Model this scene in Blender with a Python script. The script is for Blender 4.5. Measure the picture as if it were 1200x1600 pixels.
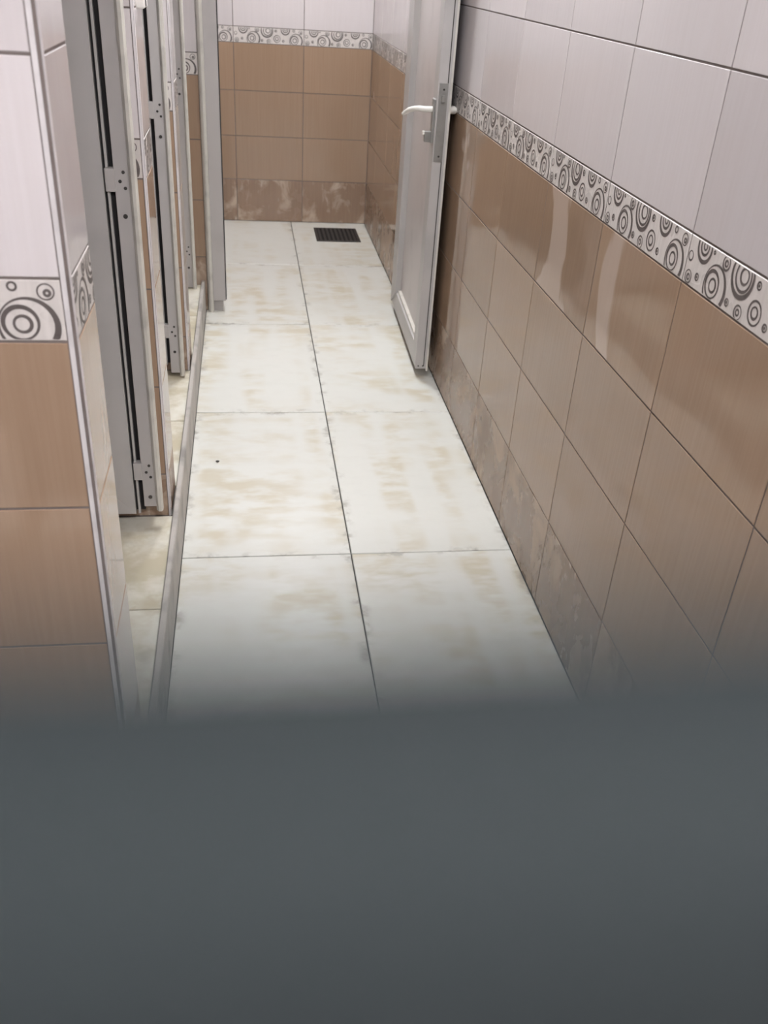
import bpy, bmesh, math, random
from mathutils import Vector, Matrix
random.seed(7)
for o in list(bpy.data.objects): bpy.data.objects.remove(o)
S = bpy.context.scene
C = S.collection

# ------------------------------------------------------------------ camera
CP = Vector((-0.272, -2.0908, 1.4302)); YAW, PIT, ROL, FPX = 0.1695, -0.5477, 0.069, 1405.74
fw = Vector((math.sin(YAW)*math.cos(PIT), math.cos(YAW)*math.cos(PIT), math.sin(PIT)))
r0 = Vector((math.cos(YAW), -math.sin(YAW), 0)); u0 = r0.cross(fw)
rt = math.cos(ROL)*r0 + math.sin(ROL)*u0; up = -math.sin(ROL)*r0 + math.cos(ROL)*u0
cd = bpy.data.cameras.new('camera'); cam = bpy.data.objects.new('camera', cd); C.objects.link(cam)
m = Matrix((rt, up, -fw)).transposed().to_4x4(); m.translation = CP; cam.matrix_world = m
cd.sensor_fit = 'VERTICAL'; cd.sensor_height = 36.0; cd.sensor_width = 27.0; cd.lens = FPX/1600*36
cd.clip_start = 0.001; cd.clip_end = 60
cd.dof.use_dof = True; cd.dof.focus_distance = 2.1; cd.dof.aperture_fstop = cd.lens/5.0
S.camera = cam

# ------------------------------------------------------------------ world, exposure
w = bpy.data.worlds.new('world'); S.world = w; w.use_nodes = True
w.node_tree.nodes['Background'].inputs[0].default_value = (.8, .85, .9, 1)
w.node_tree.nodes['Background'].inputs[1].default_value = 0.05
vs = S.view_settings; vs.view_transform = 'Standard'; vs.look = 'None'; vs.gamma = 1; vs.use_curve_mapping = False
vs.exposure = 0.0
# ceiling lamps: (x, y, size x, size y, emission strength)
LAMPS = [(0.0, 1.95, .30, .30, 130.0), (-.03, .08, .30, .30, 86.0), (.0, -2.75, .45, .45, 108.0), (-.1, 3.05, .26, .26, 56.0)]  # second entry is an added, unseen lamp that lifts the corridor's brightness

# ------------------------------------------------------------------ materials
def lin(c): return tuple(((v/255)/12.92 if v/255 <= .04045 else ((v/255+.055)/1.055)**2.4) for v in c) + (1,)
class NT:
    def __init__(s, name):
        s.m = bpy.data.materials.new(name); s.m.use_nodes = True; s.t = s.m.node_tree
        s.b = s.t.nodes['Principled BSDF']
    def n(s, typ, **kw):
        nd = s.t.nodes.new(typ)
        for k, v in kw.items():
            if k == 'ins':
                for a, b in v.items(): nd.inputs[a].default_value = b
            else: setattr(nd, k, v)
        return nd
    def l(s, a, b): s.t.links.new(a, b)
    def coord(s, scale, kind='Object', jitter=True):
        tc = s.n('ShaderNodeTexCoord'); mp = s.n('ShaderNodeMapping'); mp.inputs['Scale'].default_value = scale
        s.l(tc.outputs[kind], mp.inputs[0])
        if jitter:
            oi = s.n('ShaderNodeObjectInfo'); mu = s.n('ShaderNodeMath', operation='MULTIPLY'); mu.inputs[1].default_value = 57.0
            s.l(oi.outputs['Random'], mu.inputs[0]); s.l(mu.outputs[0], mp.inputs['Location'])
        return mp.outputs[0]
    def noise(s, scale, detail=3, vec=(1, 1, 1), rough=.5, kind='Object', jitter=True, dist=0):
        nz = s.n('ShaderNodeTexNoise'); nz.inputs['Scale'].default_value = scale; nz.inputs['Detail'].default_value = detail
        nz.inputs['Roughness'].default_value = rough; nz.inputs['Distortion'].default_value = dist
        s.l(s.coord(vec, kind, jitter), nz.inputs['Vector']); return nz.outputs['Fac']
    def ramp(s, f, a, b, va=0, vb=1):
        r = s.n('ShaderNodeMapRange'); r.interpolation_type = 'SMOOTHSTEP'
        for i, v in zip(('From Min', 'From Max', 'To Min', 'To Max'), (a, b, va, vb)): r.inputs[i].default_value = v
        s.l(f, r.inputs['Value']); return r.outputs[0]
    def math(s, op, a, b):
        q = s.n('ShaderNodeMath', operation=op)
        for i, v in enumerate((a, b)):
            if isinstance(v, (int, float)): q.inputs[i].default_value = v
            else: s.l(v, q.inputs[i])
        return q.outputs[0]
    def mix(s, f, a, b):
        q = s.n('ShaderNodeMix', data_type='RGBA')
        if isinstance(f, (int, float)): q.inputs[0].default_value = f
        else: s.l(f, q.inputs[0])
        for i, v in ((6, a), (7, b)):
            if isinstance(v, tuple): q.inputs[i].default_value = v
            else: s.l(v, q.inputs[i])
        return q.outputs[2]
    def bump(s, f, strength, dist):
        b = s.n('ShaderNodeBump'); b.inputs['Strength'].default_value = strength; b.inputs['Distance'].default_value = dist
        s.l(f, b.inputs['Height']); s.l(b.outputs[0], s.b.inputs['Normal'])
    def col(s, c):
        if isinstance(c, tuple): s.b.inputs['Base Color'].default_value = c
        else: s.l(c, s.b.inputs['Base Color'])
    def rough(s, r):
        if isinstance(r, (int, float)): s.b.inputs['Roughness'].default_value = r
        else: s.l(r, s.b.inputs['Roughness'])

def plain(name, c, rough=.5, metal=0, spot=.06, sc=14):
    t = NT(name); f = t.noise(sc, 4)
    d = tuple(v*(1-spot*2.2) for v in lin(c)[:3]) + (1,)
    t.col(t.mix(t.ramp(f, .45, .75), lin(c), d)); t.rough(rough); t.b.inputs['Metallic'].default_value = metal
    return t.m

def tile_mat(name, c1, c2, rough, streak, lime=0, wav=.5, pale_runs=0):
    t = NT(name)
    f = t.noise(1, 3, (150, 150, 4))                       # fine upright linen streaks
    base = t.mix(t.ramp(f, .2, .8, 0, streak), lin(c1), lin(c2))
    oi = t.n('ShaderNodeObjectInfo')
    hs = t.n('ShaderNodeHueSaturation'); t.l(base, hs.inputs['Color']); t.l(t.ramp(oi.outputs['Random'], 0, 1, .94, 1.05), hs.inputs['Value'])
    base = hs.outputs[0]
    rg = t.ramp(t.noise(7, 3), .35, .7, rough*.75, rough*1.35)
    if lime:
        g = t.noise(9, 5, (1, 1, .8), .6, dist=.6)
        k = t.ramp(g, .47, .66, 0, lime)
        base = t.mix(k, base, lin((196, 178, 160)))
        g2 = t.noise(22, 4, (1, 1, .35), .6)
        base = t.mix(t.ramp(g2, .62, .72, 0, lime*.7), base, lin((214, 204, 190)))
        rg = t.math('ADD', rg, t.math('MULTIPLY', k, .4))
    else:
        g2 = t.noise(5, 5, (1, 1, .5), .6)
        base = t.mix(t.ramp(g2, .66, .74, 0, .10), base, lin((205, 190, 175)))
    if pale_runs:                                             # pale tint in hard-edged runs
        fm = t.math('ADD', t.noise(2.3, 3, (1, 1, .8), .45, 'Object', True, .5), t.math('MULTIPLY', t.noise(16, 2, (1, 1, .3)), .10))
        k = t.ramp(fm, .655, .675, 0, pale_runs)
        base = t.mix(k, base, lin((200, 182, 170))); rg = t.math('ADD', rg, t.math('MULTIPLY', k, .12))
    t.col(base); t.rough(rg)
    t.bump(t.noise(3.5, 2), wav, .006)
    t.b.inputs['IOR'].default_value = 1.5
    return t.m

M = {}
M['brown'] = tile_mat('brown_glazed_tile', (160, 135, 114), (151, 125, 104), .07, .6)
M['brown_lime'] = tile_mat('brown_tile_lime_scale', (148, 124, 105), (137, 112, 94), .25, .9, lime=.75)
M['brown_runs'] = tile_mat('brown_tile_pale_runs', (160, 135, 114), (151, 125, 104), .07, .6, pale_runs=.6)
M['white'] = tile_mat('white_glazed_tile', (211, 204, 205), (204, 196, 196), .14, .5)
M['border'] = tile_mat('border_tile_ground', (220, 213, 209), (205, 198, 194), .3, .8)
M['motif'] = plain('border_motif_print', (98, 90, 88), .4, 0, .12, 60)
M['grout'] = plain('grout_grey', (112, 102, 98), .9, 0, .12, 20)
M['grout_floor'] = plain('grout_floor', (78, 76, 72), .9, 0, .15, 20)
M['door'] = plain('door_grey', (182, 178, 176), .38, 0, .05, 6)
M['door_panel'] = plain('door_panel_grey', (188, 180, 178), .33, 0, .07, 5)
M['jamb'] = plain('jamb_grey', (180, 175, 173), .4, 0, .05, 6)
M['bead'] = plain('bead_light', (206, 202, 194), .4, 0, .1, 16)
M['black'] = plain('gasket_gap_shade_black', (24, 20, 20), .8)  # post gasket rubber, and the painted shade of the stall hinge gaps
M['hole'] = plain('hole_dark', (60, 56, 54), .8)
M['plate'] = plain('lock_plate_steel', (150, 148, 145), .35, .35, .1, 18)
M['handle'] = plain('handle_white', (236, 232, 226), .3)
M['trim'] = plain('corner_trim_aluminium', (214, 209, 210), .4, .05, .12, 14)
M['curb'] = plain('curb_marble', (178, 172, 166), .5, 0, .2, 9)
M['plaster'] = plain('plaster', (222, 216, 210), .9)
M['drain'] = plain('drain_metal', (62, 60, 60), .45, .5, .2, 30)
M['pit'] = plain('drain_pit', (20, 20, 20), .9)
M['screen'] = plain('screen_cloth_grey', (29, 33, 34), .9, 0, .05, 40)
M['screen_frame'] = plain('screen_rail_grey', (29, 33, 34), .7)
for k_ in ('screen', 'screen_frame'): M[k_].node_tree.nodes['Principled BSDF'].inputs['Specular IOR Level'].default_value = .1
M['body'] = plain('masonry', (150, 140, 132), .9)
M['lampbody'] = plain('lamp_body_white', (235, 235, 232), .4)

t = NT('floor_tile_white')
base = lin((211, 211, 205))
a = t.noise(3.2, 3, (1, 1.2, 1), .5, dist=.3); bnd = t.noise(17, 3, (.45, 1, 1), .55); cl = t.noise(11, 1, (1, .10, 1))
st = t.math('MULTIPLY', t.math('MULTIPLY', t.ramp(a, .30, .62), t.ramp(bnd, .34, .66)), t.ramp(cl, .34, .60))
c = t.mix(t.math('MULTIPLY', st, .66), base, lin((186, 173, 142)))
a2 = t.noise(15, 5, (.8, 1.6, 1), .6)
c = t.mix(t.ramp(a2, .45, .95, 0, .3), c, lin((188, 186, 178)))
# grime that gathers along the joints, broken up by noise
tc = t.n('ShaderNodeTexCoord'); sp = t.n('ShaderNodeSeparateXYZ'); t.l(tc.outputs['Object'], sp.inputs[0])
dx = t.math('SUBTRACT', .2335, t.math('ABSOLUTE', sp.outputs[0], 0)); dy = t.math('SUBTRACT', .4635, t.math('ABSOLUTE', sp.outputs[1], 0))
ed = t.ramp(t.math('MINIMUM', dx, dy), 0, .035, 1, 0)
c = t.mix(t.math('MULTIPLY', ed, t.ramp(t.noise(13, 5, (1, 1, 1), .65), .48, .7, 0, .8)), c, lin((140, 134, 124)))
t.col(c); t.rough(.36); M['floor_tile'] = t.m

t = NT('stall_floor_tile')
f = t.noise(7, 5, (1, 1, 1), .6)
c = t.mix(t.ramp(f, .4, .65), lin((222, 218, 206)), lin((190, 180, 156)))
c = t.mix(t.ramp(t.noise(5, 4), .58, .72, 0, .5), c, lin((135, 124, 108)))
t.col(c); t.rough(.35); M['stall_tile'] = t.m

# ------------------------------------------------------------------ helpers
def setp(o, label=None, cat=None, kind=None, group=None):
    if label: o['label'] = label
    if cat: o['category'] = cat
    if kind: o['kind'] = kind
    if group: o['group'] = group
    return o
def mesh_obj(name, me, mat, parent=None):
    o = bpy.data.objects.new(name, me); C.objects.link(o)
    if mat and not me.materials: me.materials.append(M[mat])
    if parent: o.parent = parent
    return o
def empty(name, loc=(0, 0, 0)):
    o = bpy.data.objects.new(name, None); C.objects.link(o); o.location = loc; o.empty_display_size = .1; return o
def box_bm(bm, a, b, bev=0):
    a, b = [min(p, q) for p, q in zip(a, b)], [max(p, q) for p, q in zip(a, b)]
    r = bmesh.ops.create_cube(bm, size=1.0)['verts']
    for v in r: v.co = Vector([a[i] + (v.co[i]+.5)*(b[i]-a[i]) for i in range(3)])
    if bev:
        es = list({e for v in r for e in v.link_edges})
        bmesh.ops.bevel(bm, geom=es, offset=bev, segments=2, affect='EDGES', profile=.5)
def box(name, a, b, mat, parent=None, bev=0, origin=None):
    bm = bmesh.new(); org = Vector(origin) if origin else Vector([(p+q)/2 for p, q in zip(a, b)])
    box_bm(bm, Vector(a)-org, Vector(b)-org, bev)
    me = bpy.data.meshes.new(name); bm.to_mesh(me); bm.free()
    o = mesh_obj(name, me, mat, parent)
    o.location = org - (parent_world(parent) if parent else Vector())
    return o
def parent_world(p):
    v = Vector()
    while p: v += Vector(p.location); p = p.parent
    return v
def prism(name, poly, axis, lo, hi, mat, parent=None):
    """polygon (2D) swept along an axis: 'z' -> (x,y) poly, 'y' -> (x,z) poly, 'x' -> (y,z) poly"""
    bm = bmesh.new(); f = {'z': lambda p, h: (p[0], p[1], h), 'y': lambda p, h: (p[0], h, p[1]), 'x': lambda p, h: (h, p[0], p[1])}[axis]
    A = [bm.verts.new(f(p, lo)) for p in poly]; B = [bm.verts.new(f(p, hi)) for p in poly]; n = len(poly)
    bm.faces.new(A); bm.faces.new(B[::-1])
    for i in range(n): bm.faces.new((A[i], A[(i+1) % n], B[(i+1) % n], B[i]))
    bmesh.ops.recalc_face_normals(bm, faces=bm.faces)
    me = bpy.data.meshes.new(name); bm.to_mesh(me); bm.free()
    o = mesh_obj(name, me, mat, parent)
    if parent: o.location = -parent_world(parent)
    return o
def tube(name, pts, rad, mat, parent=None, seg=10):
    cu = bpy.data.curves.new(name, 'CURVE'); cu.dimensions = '3D'; cu.bevel_depth = 1; cu.bevel_resolution = 3; cu.use_fill_caps = True
    sp = cu.splines.new('POLY'); sp.points.add(len(pts)-1)
    for q, p, r in zip(sp.points, pts, rad if isinstance(rad, (list, tuple)) else [rad]*len(pts)): q.co = (*p, 1); q.radius = r
    tmp = bpy.data.objects.new('tmp', cu); C.objects.link(tmp)
    me = bpy.data.meshes.new_from_object(tmp.evaluated_get(bpy.context.evaluated_depsgraph_get())); bpy.data.objects.remove(tmp)
    for f in me.polygons: f.use_smooth = True
    me.materials.clear(); me.name = name
    o = mesh_obj(name, me, mat, parent)
    if parent: o.location = -parent_world(parent)
    return o

# ------------------------------------------------------------------ tiles
TH = .006; GAP = .0018
_cache = {}
def tile_mesh(wd, ht, mat, flat=False, bev=.0009):
    key = (round(wd, 4), round(ht, 4), mat, flat)
    if key in _cache: return _cache[key]
    x, z = wd/2-GAP, ht/2-GAP; y = TH
    V = []; F = []
    for (a, d) in ((0, 0), (0, y-bev), (bev, y)):
        V += [(-x+a, -d, -z+a), (x-a, -d, -z+a), (x-a, -d, z-a), (-x+a, -d, z-a)]
    for k in (0, 4):
        for i in range(4): j = (i+1) % 4; F.append((k+i, k+j, k+4+j, k+4+i))
    F.append((8, 9, 10, 11))
    if flat: V = [(p[0], p[2], -p[1]) for p in V]
    me = bpy.data.meshes.new('tile'); me.from_pydata(V, [], F); me.materials.append(M[mat]); _cache[key] = me
    return me
BH = .082
def ring(out, cx, cy, R, th, off=(0, 0), n=40, wd=.4):
    """crescent ring: outer circle R, inner circle R-th displaced by off; clipped to the tile"""
    lo, hi, xl, xh = -BH/2+.0035, BH/2-.0035, -wd/2+.004, wd/2-.004
    pts = []
    for i in range(n):
        a = 2*math.pi*i/n; c, s = math.cos(a), math.sin(a)
        pts.append(((cx+R*c, cy+R*s), (cx+off[0]+(R-th)*c, cy+off[1]+(R-th)*s)))
    cl = lambda p: (min(max(p[0], xl), xh), min(max(p[1], lo), hi))
    ins = lambda p: lo <= p[1] <= hi and xl <= p[0] <= xh
    for i in range(n):
        a, b = pts[i]; c, d = pts[(i+1) % n]
        if sum(ins(q) for q in (a, b, c, d)) < 2: continue
        out.append([cl(a), cl(c), cl(d), cl(b)])
def motif_mesh():
    Q = []; H = BH; W = .4
    def C_(u, v, rings):
        for (R, th, ox, oy, cx, cy) in [(q+(0, 0))[:6] for q in rings]:
            ring(Q, (u-.5)*W+cx*H, (v-.5)*H+cy*H, R*H, th*H, (ox*H, oy*H), n=44 if R > .2 else 24)
    small = [(.085, .035, .01, .0), (.03, .025, 0, 0)]
    ringd = [(.15, .035, 0, .012), (.075, .04, .01, 0)]
    big = [(.47, .066, -.030, .022), (.29, .056, .010, -.016, -.125, .06), (.155, .05, -.008, 0, -.09, .04)]
    topb = [(.43, .068, 0, .030), (.30, .045, .0, .015, .03, 0), (.17, .05, .01, 0, .06, .02)]
    tops = [(.32, .060, 0, .025), (.19, .045, .0, .012, 0, .02), (.09, .04, 0, 0, .01, .03)]
    C_(.035, .58, [(.11, .03, .0, .01)]); C_(.14, .88, tops); C_(.05, .17, ringd); C_(.125, .27, small)
    C_(.285, .27, big); C_(.225, .9, [(.045, .03, 0, 0)]); C_(.335, .84, ringd); C_(.475, .80, topb); C_(.405, .2, small)
    C_(.50, .16, [(.15, .033, .01, 0), (.075, .04, 0, 0)]); C_(.615, .34, [(.24, .042, .01, 0), (.13, .045, 0, .01)])
    C_(.60, .82, small); C_(.735, .90, tops); C_(.705, .22, small); C_(.888, .25, big); C_(.852, .88, [(.08, .035, 0, 0)])
    C_(.950, .80, [(.135, .025, .0, .0), (.065, .045, .0, 0, .02, -.02)])
    V = []; F = []
    for q in Q:
        k = len(V); V += [(x, 0, z) for x, z in q]; F.append((k, k+1, k+2, k+3))
    me = bpy.data.meshes.new('circle_motif'); me.from_pydata(V, [], F); me.materials.append(M['motif']); return me
MOT = motif_mesh()
def motif_cut(u0, u1):
    """the motif mesh cut to a strip of the tile (u from 0 to 1), recentred on that strip"""
    key = ('mot', round(u0, 3), round(u1, 3))
    if key in _cache: return _cache[key]
    bm = bmesh.new(); bm.from_mesh(MOT); W = .4
    for x, nx in (((u0-.5)*W+.002, -1), ((u1-.5)*W-.002, 1)):
        bmesh.ops.bisect_plane(bm, geom=bm.verts[:]+bm.edges[:]+bm.faces[:], plane_co=(x, 0, 0), plane_no=(nx, 0, 0), clear_outer=True)
    bmesh.ops.translate(bm, verts=bm.verts[:], vec=(-((u0+u1)/2-.5)*W, 0, 0))
    me = bpy.data.meshes.new('circle_motif'); bm.to_mesh(me); bm.free(); me.materials.append(M['motif']); _cache[key] = me
    return me
RH = .248
ROWS = [(0, RH, 'brown_lime'), (RH, 2*RH, 'brown'), (2*RH, 3*RH, 'brown'), (3*RH, 4*RH, 'brown'), (4*RH, 4*RH+BH, 'border')]
zz = 4*RH+BH; CEIL = zz+6*RH
for i in range(6): ROWS.append((zz+i*RH, zz+(i+1)*RH, 'white'))
def tile_face(wall, org, rz, joints, zmin=0.0, zmax=9, jit=.0016, full_phase=None):
    """lay tiles on an upright face. org: face point with s=0; s runs to the viewer's right; joints: ascending s values.
    full_phase: s of any whole-tile joint, so that cut border tiles show the right piece of their motif"""
    d = Vector((math.cos(rz), math.sin(rz), 0)); nrm = Vector((math.sin(rz), -math.cos(rz), 0))
    for z0, z1, mat in ROWS:
        a, b = max(z0, zmin), min(z1, zmax)
        if b-a < .02: continue
        for s0, s1 in zip(joints, joints[1:]):
            if wall.name == 'wall_right' and mat == 'brown' and z0 > .7: mat = 'brown_runs'
            nm = 'border_tile' if mat == 'border' else 'wall_tile'
            o = mesh_obj(nm, tile_mesh(s1-s0, b-a, mat), None, wall)
            o.location = Vector(org) + d*((s0+s1)/2) + Vector((0, 0, (a+b)/2)) - Vector(wall.location)
            o.rotation_euler = (random.uniform(-jit, jit), 0, rz+random.uniform(-jit, jit))
            if mat == 'border':
                ph = joints[0] if full_phase is None else full_phase
                u0 = ((s0-ph)/.4) % 1.0
                if u0 > .995: u0 = 0
                u1 = min(1.0, u0+(s1-s0)/.4)
                mo = mesh_obj('circle_motif', motif_cut(u0, u1), None, o); mo.location = (0, -TH-.0004, 0)
def span(a, b, ph, step=.4):
    n0 = math.floor((a-ph)/step)-1; L = [a]
    for i in range(n0, n0+200):
        s = ph+i*step
        if s > b-.012: break
        if s > a+.012: L.append(s)
    return L+[b]

# ------------------------------------------------------------------ room shell
XR, XL, TY = .4667, -.4693, .9303; YB = 4*TY; YF = -3.2; XW = -1.75
PL = [(-.955, -.793), (.030, .192), (1.035, 1.197), (2.040, 2.20)]     # stall walls: front face, rear face (Y)
PX = -.490; PX4 = -.452; ZS = .12
# corridor floor
fl = box('floor', (XW-.3, YF, -.06), (XR+.02, YB+.02, -TH-.0005+.002), 'grout_floor')
setp(fl, 'white floor tiles with beige stains and dark joints along the corridor', 'floor', 'structure')
xs = [XL, 0, XR]
fjit = .0009
for (x0, x1) in ((XL, 0), (0, XR)):
    for i in range(-3, 4):
        y0, y1 = i*TY, (i+1)*TY
        o = mesh_obj('floor_tile', tile_mesh(x1-x0 if x1 else -XL, y1-y0, 'floor_tile', True, .0015), None, fl)
        o.location = Vector(((x0+x1)/2, (y0+y1)/2, -TH)) - Vector(fl.location)
        o.rotation_euler = (random.uniform(-fjit, fjit), random.uniform(-fjit, fjit), 0)
for i in (-3, -2):                                               # lobby floor left of the corridor, in front of the stall wall
    for j in range(3):
        x1 = XL-j*.467; y1 = min((i+1)*TY, PL[0][0])
        o = mesh_obj('floor_tile', tile_mesh(.467, y1-i*TY, 'floor_tile', True, .0015), None, fl)
        o.location = Vector((x1-.2335, (i*TY+y1)/2, -TH)) - Vector(fl.location)

# right wall
wr = box('wall_right', (XR+TH-.0048, YF, 0), (XR+.15, YB+.15, CEIL), 'grout')
setp(wr, 'long tiled right wall, glossy brown below and white above a circle border', 'wall', 'structure')
# s runs toward -Y; s = -Y ; whole-tile joints at Y = .155 + .4 n
tile_face(wr, (XR+TH, 0, 0), -math.pi/2, span(-YB, -YF-.01, -.155), full_phase=-.155)
# back wall
wb = box('wall_back', (-1.3, YB+TH-.0048, 0), (XR+TH, YB+.15, CEIL), 'grout')
setp(wb, 'brown and white tiled end wall behind the floor drain', 'wall', 'structure')
tile_face(wb, (0, YB+TH, 0), 0, span(-1.3, XR, .0695), full_phase=.0695)
# stall walls on the left
WL = []
names = ['near tiled wall end with metal corner strip at the left edge', 'second tiled stall wall end, after the nearest open stall',
         'third tiled stall wall end, between the two far stalls', 'tiled stub wall carrying the left post of the far doorway']
for i, (y0, y1) in enumerate(PL):
    px = PX4 if i == 3 else PX
    x0 = XW-.3 if i == 0 else XW
    wl = box('wall_left', (x0, y0+TH-.0048, 0), (px-TH+.0048, y1, CEIL), 'grout')
    setp(wl, names[i], 'wall', 'structure'); WL.append(wl)
    tw = .011 if i == 0 else .006
    if i == 0:
        tile_face(wl, (0, y0+TH, 0), 0, span(x0, px-tw, px-tw), full_phase=px-tw)
    else:
        tile_face(wl, (0, y0+TH, 0), 0, span(px-.8, px-tw, px-tw), zmin=0 if i == 3 else ZS, full_phase=px-tw)
    # end face toward the corridor (faces +X): s = Y
    tile_face(wl, (px-TH, 0, 0), math.pi/2, [y0+tw, y1], zmin=0 if i in (0, 3) else ZS, full_phase=y0+tw-.05)
    # rounded corner strip
    r = tw; pts = [(px-r, y0-.0005), (px-r, y0+r), (px+.0005, y0+r)]
    arc = [(px-r+(r+.0005)*math.cos(a), y0+r-(r+.0005)*math.sin(a)) for a in [j*math.pi/2/6 for j in range(7)]]
    prism('corner_trim', [(px-r, y0+r)] + arc, 'z', 0 if i in (0, 3) else ZS, CEIL, 'trim', wl)
# rear wall of the stalls and closing walls
ws = box('wall_stall_rear', (XW-.12, PL[0][1], 0), (XW, YB, CEIL), 'brown'); setp(ws, 'brown wall at the back of the stalls', 'wall', 'structure')
wf = box('wall_front', (XW-.3, YF-.12, 0), (XR+.15, YF, CEIL), 'white'); setp(wf, 'white wall behind the viewer', 'wall', 'structure')
we = box('wall_lobby', (XW-.42, YF, 0), (XW-.3, PL[0][1], CEIL), 'white'); setp(we, 'white side wall of the lobby', 'wall', 'structure')
wbl = box('wall_side_far', (-1.42, PL[3][1], 0), (-1.3, YB, CEIL), 'brown'); setp(wbl, 'brown side wall of the far room', 'wall', 'structure')
ce = box('ceiling', (XW-.42, YF-.12, CEIL), (XR+.15, YB+.15, CEIL+.1), 'plaster'); setp(ce, 'plain pale ceiling', 'ceiling', 'structure')

# raised stall floor with its curb
sf = box('floor_stalls', (XW, PL[0][1], 0), (XL-.016, PL[3][0]+.004, ZS-TH), 'grout_floor')
setp(sf, 'raised stained floor of the stalls behind a grey curb', 'floor', 'structure')
CB = prism('curb_strip', [(XL, 0.0), (XL, .137), (XL-.003, .140), (XL-.013, .140), (XL-.016, .137), (XL-.016, 0.0)], 'y', PL[0][1]-.6, PL[3][0], 'curb', sf)
setp(CB, 'narrow grey marble curb along the raised stall floor')
for i in range(3):
    a, b = PL[i][1], PL[i+1][0]
    for j in range(3):
        x1 = XL-.017-j*.42; n = 2
        for k in range(n):
            y0, y1 = a+(b-a)*k/n, a+(b-a)*(k+1)/n
            o = mesh_obj('floor_tile', tile_mesh(.42, y1-y0, 'stall_tile', True), None, sf)
            o.location = Vector((x1-.21, (y0+y1)/2, ZS-TH)) - Vector(sf.location)

# ------------------------------------------------------------------ stall doors (open inward, hinged on the far jamb)
def disc(name, c, rad, axis, mat, parent, th=.0015, n=14):
    poly = [(rad*math.cos(2*math.pi*i/n), rad*math.sin(2*math.pi*i/n)) for i in range(n)]
    if axis == 'y': return prism(name, [(c[0]+a, c[2]+b) for a, b in poly], 'y', c[1]-th, c[1]+.0002, mat, parent)
    return prism(name, [(c[1]+a, c[2]+b) for a, b in poly], 'x', c[0]-th, c[0]+th, mat, parent)
dl = ['grey door of the nearest stall, swung open inside', 'grey door of the middle stall, swung open inside', 'grey door of the far stall, swung open inside']
def stall_door(i):
    yn, yf = PL[i][1], PL[i+1][0]                       # near wall's rear face, far wall's front face
    root = empty('door_%d' % (i+1), (-.55, yf-.03, ZS)); setp(root, dl[i], 'door', 'structure')
    zt = 2.06; zb = [.186, .135, .125][i]
    f0 = yf-.060                                         # jamb face toward the viewer
    for nm, ya, yb2 in (('jamb', f0, yf-.001), ('jamb', yn+.001, yn+.045)):
        box(nm, (-.551, ya, zb), (-.520, yb2, zt), 'jamb', root, .0015)
    # rounded bead along the jamb's corridor side
    bp = [(-.520, f0-.004), (-.514, f0-.012), (-.507, f0-.012), (-.5035, f0-.006), (-.5035, f0+.008), (-.520, f0+.008)]
    prism('jamb_bead', bp, 'z', zb-.008, zt, 'bead', root)
    prism('jamb_bead', [(p[0], yn+(yf-p[1])) for p in bp[:2]+bp[4:]], 'z', zb-.008, zt, 'bead', root)
    box('head', (-.551, yn+.045, zt-.05), (-.5035, f0, zt), 'jamb', root, .0015)
    # leaf: at right angles to the corridor, along the far stall wall
    xh = -.574; lw = .70; la, lb = f0+.004, f0+.042; zl = ZS+.042; zlt = 2.0; sw = .075
    def piece(nm, poly, mat, a=la, b=lb): return prism(nm, poly, 'y', a, b, mat, root)
    g = .0006
    piece('leaf_stile', [(xh, zl), (xh, zlt), (xh-sw, zlt-sw), (xh-sw, zl+sw)], 'door')
    piece('leaf_stile', [(xh-lw, zl), (xh-lw+sw, zl+sw), (xh-lw+sw, zlt-sw), (xh-lw, zlt)], 'door')
    piece('leaf_rail', [(xh-g, zl), (xh-sw-g, zl+sw-g), (xh-lw+sw+g, zl+sw-g), (xh-lw+g, zl)], 'door', la+.0007)
    piece('leaf_rail', [(xh-g, zlt), (xh-lw+g, zlt), (xh-lw+sw+g, zlt-sw+g), (xh-sw-g, zlt-sw+g)], 'door', la+.0007)
    box('leaf_panel', (xh-lw+sw, la+.012, zl+sw), (xh-sw, lb-.012, zlt-sw), 'door_panel', root)
    box('leaf_lip', (xh+.006, la+.003, zl), (xh+.0115, lb, zlt), 'door', root)
    box('gasket_and_gap_shade', (xh, la+.016, zl+.004), (-.551, yf-.001, zlt), 'black', root)  # black filler stands in for the shade inside the hinge gap
    for zc in (.29, 1.0, 1.72):
        h = box('hinge', (xh+.004, f0-.003, zc-.024), (-.549, f0+.02, zc+.024), 'jamb', root, .002)
        for (dx, dz) in ((.006, .017), (-.002, -.002), (.008, -.016)):
            disc('screw_hole', (-.537+dx, f0, zc+dz), .0036, 'y', 'hole', h)
        disc('screw_hole', (-.534, f0, zc-.075), .005, 'y', 'hole', h)
    return root
for i in range(3): stall_door(i)
# white latch keeper on the second wall end (belongs to the middle stall's door)
d2 = bpy.data.objects['door_2']
kp = box('latch_keeper', (PX-.002, .085, 1.318), (PX+.016, .165, 1.348), 'handle', d2, .003)
box('latch_bolt', (PX+.002, .165, 1.322), (PX+.012, .20, 1.338), 'handle', kp, .002)
box('latch_slot', (PX+.0155, .115, 1.322), (PX+.0165, .135, 1.344), 'hole', kp)

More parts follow.
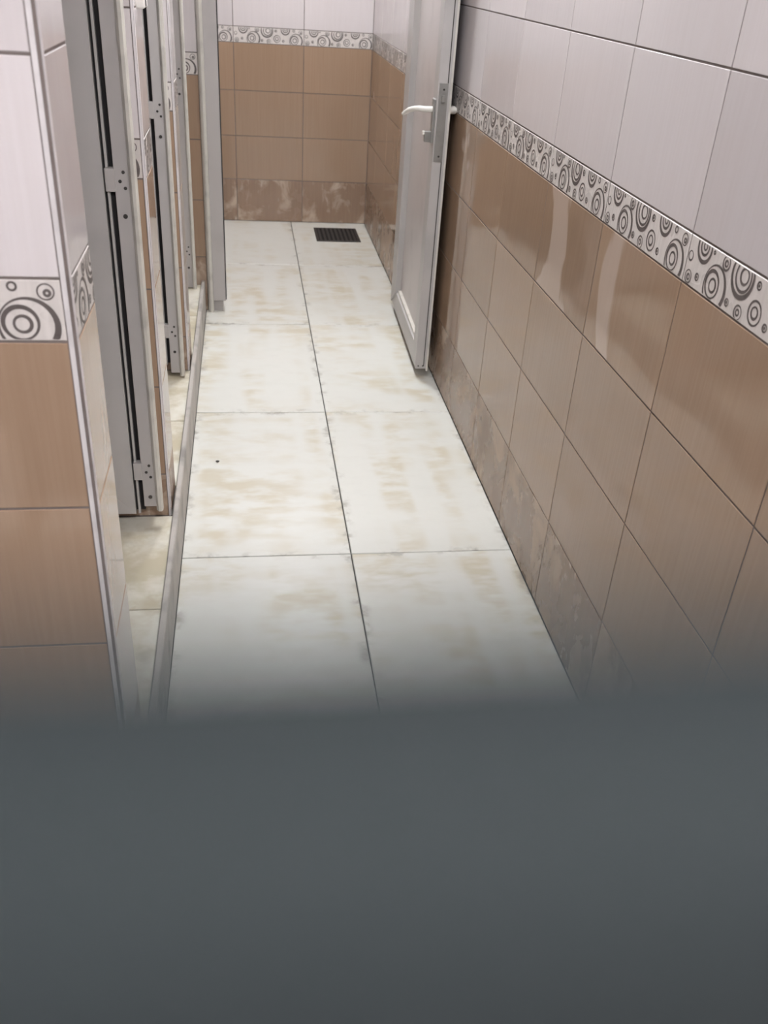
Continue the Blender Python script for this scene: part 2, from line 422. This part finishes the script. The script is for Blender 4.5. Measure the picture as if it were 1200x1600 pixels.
# ------------------------------------------------------------------ far corridor door, open against the right wall
JY = PL[3][0]
d4 = empty('door_4', (.40, JY, 0)); setp(d4, 'grey framed corridor door with lever handle, folded against the right wall', 'door', 'structure')
zt = 2.08
box('frame_post', (-.432, JY-.030, .055), (-.377, JY+.04, zt), 'jamb', d4, .002)
prism('post_bead', [(-.458, JY-.012), (-.452, JY-.026), (-.444, JY-.033), (-.434, JY-.033), (-.432, JY-.028), (-.432, JY-.002), (-.458, JY-.002)], 'z', .0, zt, 'bead', d4)
box('post_foot', (-.452, JY-.002, 0), (-.39, JY+.07, .06), 'jamb', d4)
box('gasket_and_gap_shade', (-.3775, JY-.026, .06), (-.3735, JY+.036, zt), 'black', d4)
box('frame_post', (.432, JY+.02, 0), (XR-.001, JY+.085, zt), 'jamb', d4, .002)
box('frame_head', (-.377, JY-.02, zt-.05), (.432, JY+.05, zt), 'jamb', d4, .002)
# leaf in its own frame: local y runs from the hinge (0) to the free edge (-lw), local x is thickness, face at -x
LW, LT, ZB, ZT = .845, .044, .040, 2.03; ang = math.atan2(-.024, .845)
hx, hy = .410, JY+.055
ca, sa = math.cos(ang), math.sin(ang)
def L2W(x, y): return (hx + x*ca - (-y)*0 + y*0 + (-y)*sa*1.0, hy + y)   # shear-free for this tiny angle
def leaf_prism(nm, poly_yz, x0, x1, mat, par=None):
    """polygon in the leaf plane (y,z), thick from x0 to x1"""
    bm = bmesh.new()
    A = [bm.verts.new((*L2W(x0, y), z)) for y, z in poly_yz]; B = [bm.verts.new((*L2W(x1, y), z)) for y, z in poly_yz]; n = len(A)
    bm.faces.new(A); bm.faces.new(B[::-1])
    for i in range(n): bm.faces.new((A[i], A[(i+1) % n], B[(i+1) % n], B[i]))
    bmesh.ops.recalc_face_normals(bm, faces=bm.faces)
    me = bpy.data.meshes.new(nm); bm.to_mesh(me); bm.free()
    o = mesh_obj(nm, me, mat, par or d4); o.location = -parent_world(par or d4); return o
sw = .085; g = .0006
sf_ = .14
leaf_prism('leaf_stile', [(0, ZB), (0, ZT), (-sf_, ZT-sw), (-sf_, ZB+sw)], -.004, LT, 'door')
stile = leaf_prism('leaf_stile', [(-LW, ZB), (-LW+sw, ZB+sw), (-LW+sw, ZT-sw), (-LW, ZT)], 0, LT, 'door')
leaf_prism('leaf_rail', [(-g, ZB), (-sf_-g, ZB+sw-g), (-LW+sw+g, ZB+sw-g), (-LW+g, ZB)], .0007, LT, 'door')
leaf_prism('leaf_rail', [(-g, ZT), (-LW+g, ZT), (-LW+sw+g, ZT-sw+g), (-sf_-g, ZT-sw+g)], .0007, LT, 'door')
pn = leaf_prism('leaf_panel', [(-sf_, ZB+sw), (-LW+sw, ZB+sw), (-LW+sw, ZT-sw), (-sf_, ZT-sw)], .022, LT-.012, 'door_panel')
leaf_prism('panel_bead', [(-sf_, ZB+sw), (-sf_-.014, ZB+sw+.014), (-LW+sw+.014, ZB+sw+.014), (-LW+sw, ZB+sw)], .008, .022, 'bead')
leaf_prism('panel_bead', [(-LW+sw, ZB+sw), (-LW+sw+.014, ZB+sw+.014), (-LW+sw+.014, ZT-sw-.014), (-LW+sw, ZT-sw)], .004, .022, 'bead')
leaf_prism('rebate_lip', [(-LW-.004, ZB-.008), (-LW+.03, ZB-.008), (-LW+.03, ZT), (-LW-.004, ZT)], LT, LT+.006, 'bead')
leaf_prism('edge_groove', [(-LW-.0005, ZB+.01), (-LW+.01, ZB+.01), (-LW+.01, ZT), (-LW-.0005, ZT)], LT-.012, LT-.0085, 'hole')
ex, ey = L2W(0, -LW)
lp = box('lock_plate', (ex+.004, ey-.0025, .832), (ex+.036, ey+.001, 1.088), 'plate', d4, .001)
for z in (1.068, .85): disc('screw', (ex+.021, ey-.0025, z), .0035, 'y', 'hole', lp)
box('latch_bolt', (ex+.014, ey-.012, 1.028), (ex+.026, ey, 1.05), 'plate', lp, .002)
for z in (ZB+.012,):
    for dx in (.012, .030): disc('screw', (ex+dx, ey, z), .003, 'y', 'hole', stile)
# lever handle on the corridor face and on the wall side
hz = 1.0; yy = ey+.035
hd = box('handle_rose', (ex-.008, yy-.016, hz-.11), (ex+.002, yy+.016, hz+.035), 'plate', d4, .003)
tube('lever_handle', [(ex-.004, yy, hz), (ex-.040, yy, hz), (ex-.052, yy+.006, hz), (ex-.066, yy+.05, hz-.008), (ex-.074, yy+.085, hz-.016), (ex-.092, yy+.115, hz-.034)], [.010, .009, .0095, .0095, .009, .006], 'handle', d4)
kb = box('lock_cylinder', (ex-.030, yy-.009, hz-.108), (ex-.004, yy+.009, hz-.072), 'plate', d4, .003)
box('key_turn', (ex-.036, yy-.004, hz-.085), (ex-.028, yy+.012, hz-.072), 'handle', kb, .002)
box('handle_rose', (ex+LT, yy-.018, hz-.06), (ex+LT+.010, yy+.016, hz+.05), 'handle', d4, .003)
tube('lever_handle', [(ex+LT+.004, yy-.004, hz), (ex+LT+.026, yy-.004, hz), (ex+LT+.030, yy+.02, hz), (ex+LT+.030, yy+.09, hz)], [.013, .013, .010, .008], 'handle', d4)
box('lock_cylinder', (ex+LT, yy-.012, hz-.125), (ex+LT+.012, yy+.008, hz-.08), 'plate', d4, .003)
for z in (.35, 1.05, 1.75): tube('hinge', [(hx+.006, hy+.006, z-.05), (hx+.006, hy+.006, z+.05)], .009, 'jamb', d4)

# ------------------------------------------------------------------ floor drain
dx0, dx1, dy0, dy1 = .133, .394, 3.275, 3.575
dr = empty('floor_drain', ((dx0+dx1)/2, (dy0+dy1)/2, 0)); setp(dr, 'dark rectangular metal floor drain by the end wall', 'drain')
fr = bmesh.new(); e = .016
for a, b in (((dx0, dy0), (dx1, dy0+e)), ((dx0, dy1-e), (dx1, dy1)), ((dx0, dy0+e), (dx0+e, dy1-e)), ((dx1-e, dy0+e), (dx1, dy1-e))):
    box_bm(fr, (a[0], a[1], .0), (b[0], b[1], .005))
me = bpy.data.meshes.new('rim'); fr.to_mesh(me); fr.free(); o = mesh_obj('rim', me, 'drain', dr); o.location = -Vector(dr.location)
box('pit', (dx0+e, dy0+e, .0003), (dx1-e, dy1-e, .0010), 'pit', dr)
for k in range(9):
    x = dx0+e+.012+k*(dx1-dx0-2*e-.024)/8
    box('grate_bar', (x-.006, dy0+e, .001), (x+.006, dy1-e, .004), 'drain', dr)
# small dark pebble on the floor
bm = bmesh.new(); bmesh.ops.create_icosphere(bm, subdivisions=2, radius=.0055)
for v in bm.verts: v.co.z *= .5; v.co.x *= 1+.2*math.sin(v.co.y*700)
me = bpy.data.meshes.new('pebble'); bm.to_mesh(me); bm.free()
o = mesh_obj('pebble', me, 'hole'); o.location = (-.384, .553, .0026); setp(o, 'tiny dark speck of grit on the white floor tile', 'grit')

# ------------------------------------------------------------------ ceiling lamps
def em(name, s):
    t = NT(name); t.b.inputs['Base Color'].default_value = (.9, .9, .9, 1)
    t.b.inputs['Emission Color'].default_value = (.965, .98, 1, 1); t.b.inputs['Emission Strength'].default_value = s; return t.m
ll = ['square ceiling lamp over the corridor before the far doorway', 'added unseen ceiling lamp over the corridor beside the nearest stall', 'square ceiling lamp over the lobby', 'small square ceiling lamp over the far room']
for i, (x, y, sx, sy, s) in enumerate(LAMPS):
    r = empty('ceiling_lamp', (x, y, CEIL)); setp(r, ll[i], 'lamp')
    box('housing', (x-sx/2-.02, y-sy/2-.02, CEIL-.03), (x+sx/2+.02, y+sy/2+.02, CEIL-.0005), 'lampbody', r, .004)
    M['em%d' % i] = em('lamp_diffuser_%d' % i, s)
    box('diffuser', (x-sx/2, y-sy/2, CEIL-.042), (x+sx/2, y+sy/2, CEIL-.031), 'em%d' % i, r, .003)

# ------------------------------------------------------------------ low grey screen the picture is taken over
ps = empty('partition_screen', (-.30, CP.y+.016, 0)); setp(ps, 'out-of-focus grey partition screen filling the near foreground', 'partition')
cy = CP.y+.0138; rr = .005; zc = CP.z-.0138*.808-rr*1.22
arc = [(cy+rr*math.cos(a), zc+rr*math.sin(a)) for a in [j*math.pi/10 for j in range(11)]]
prism('top_rail', [(cy+rr, zc-.03)]+arc+[(cy-rr, zc-.03)], 'x', -.90, .30, 'screen_frame', ps)
box('panel', (-.88, cy-rr+.0005, .12), (.28, cy+rr-.0005, zc-.03), 'screen', ps)
for x in (-.90, .28):
    box('post', (x, cy-rr, .02), (x+.02, cy+rr, zc-.03), 'screen_frame', ps, .002)
    box('foot', (x-.01, cy-.16, 0), (x+.03, cy+.16, .02), 'screen_frame', ps, .004)
box('bottom_rail', (-.88, cy-rr, .09), (.28, cy+rr, .12), 'screen_frame', ps, .002)
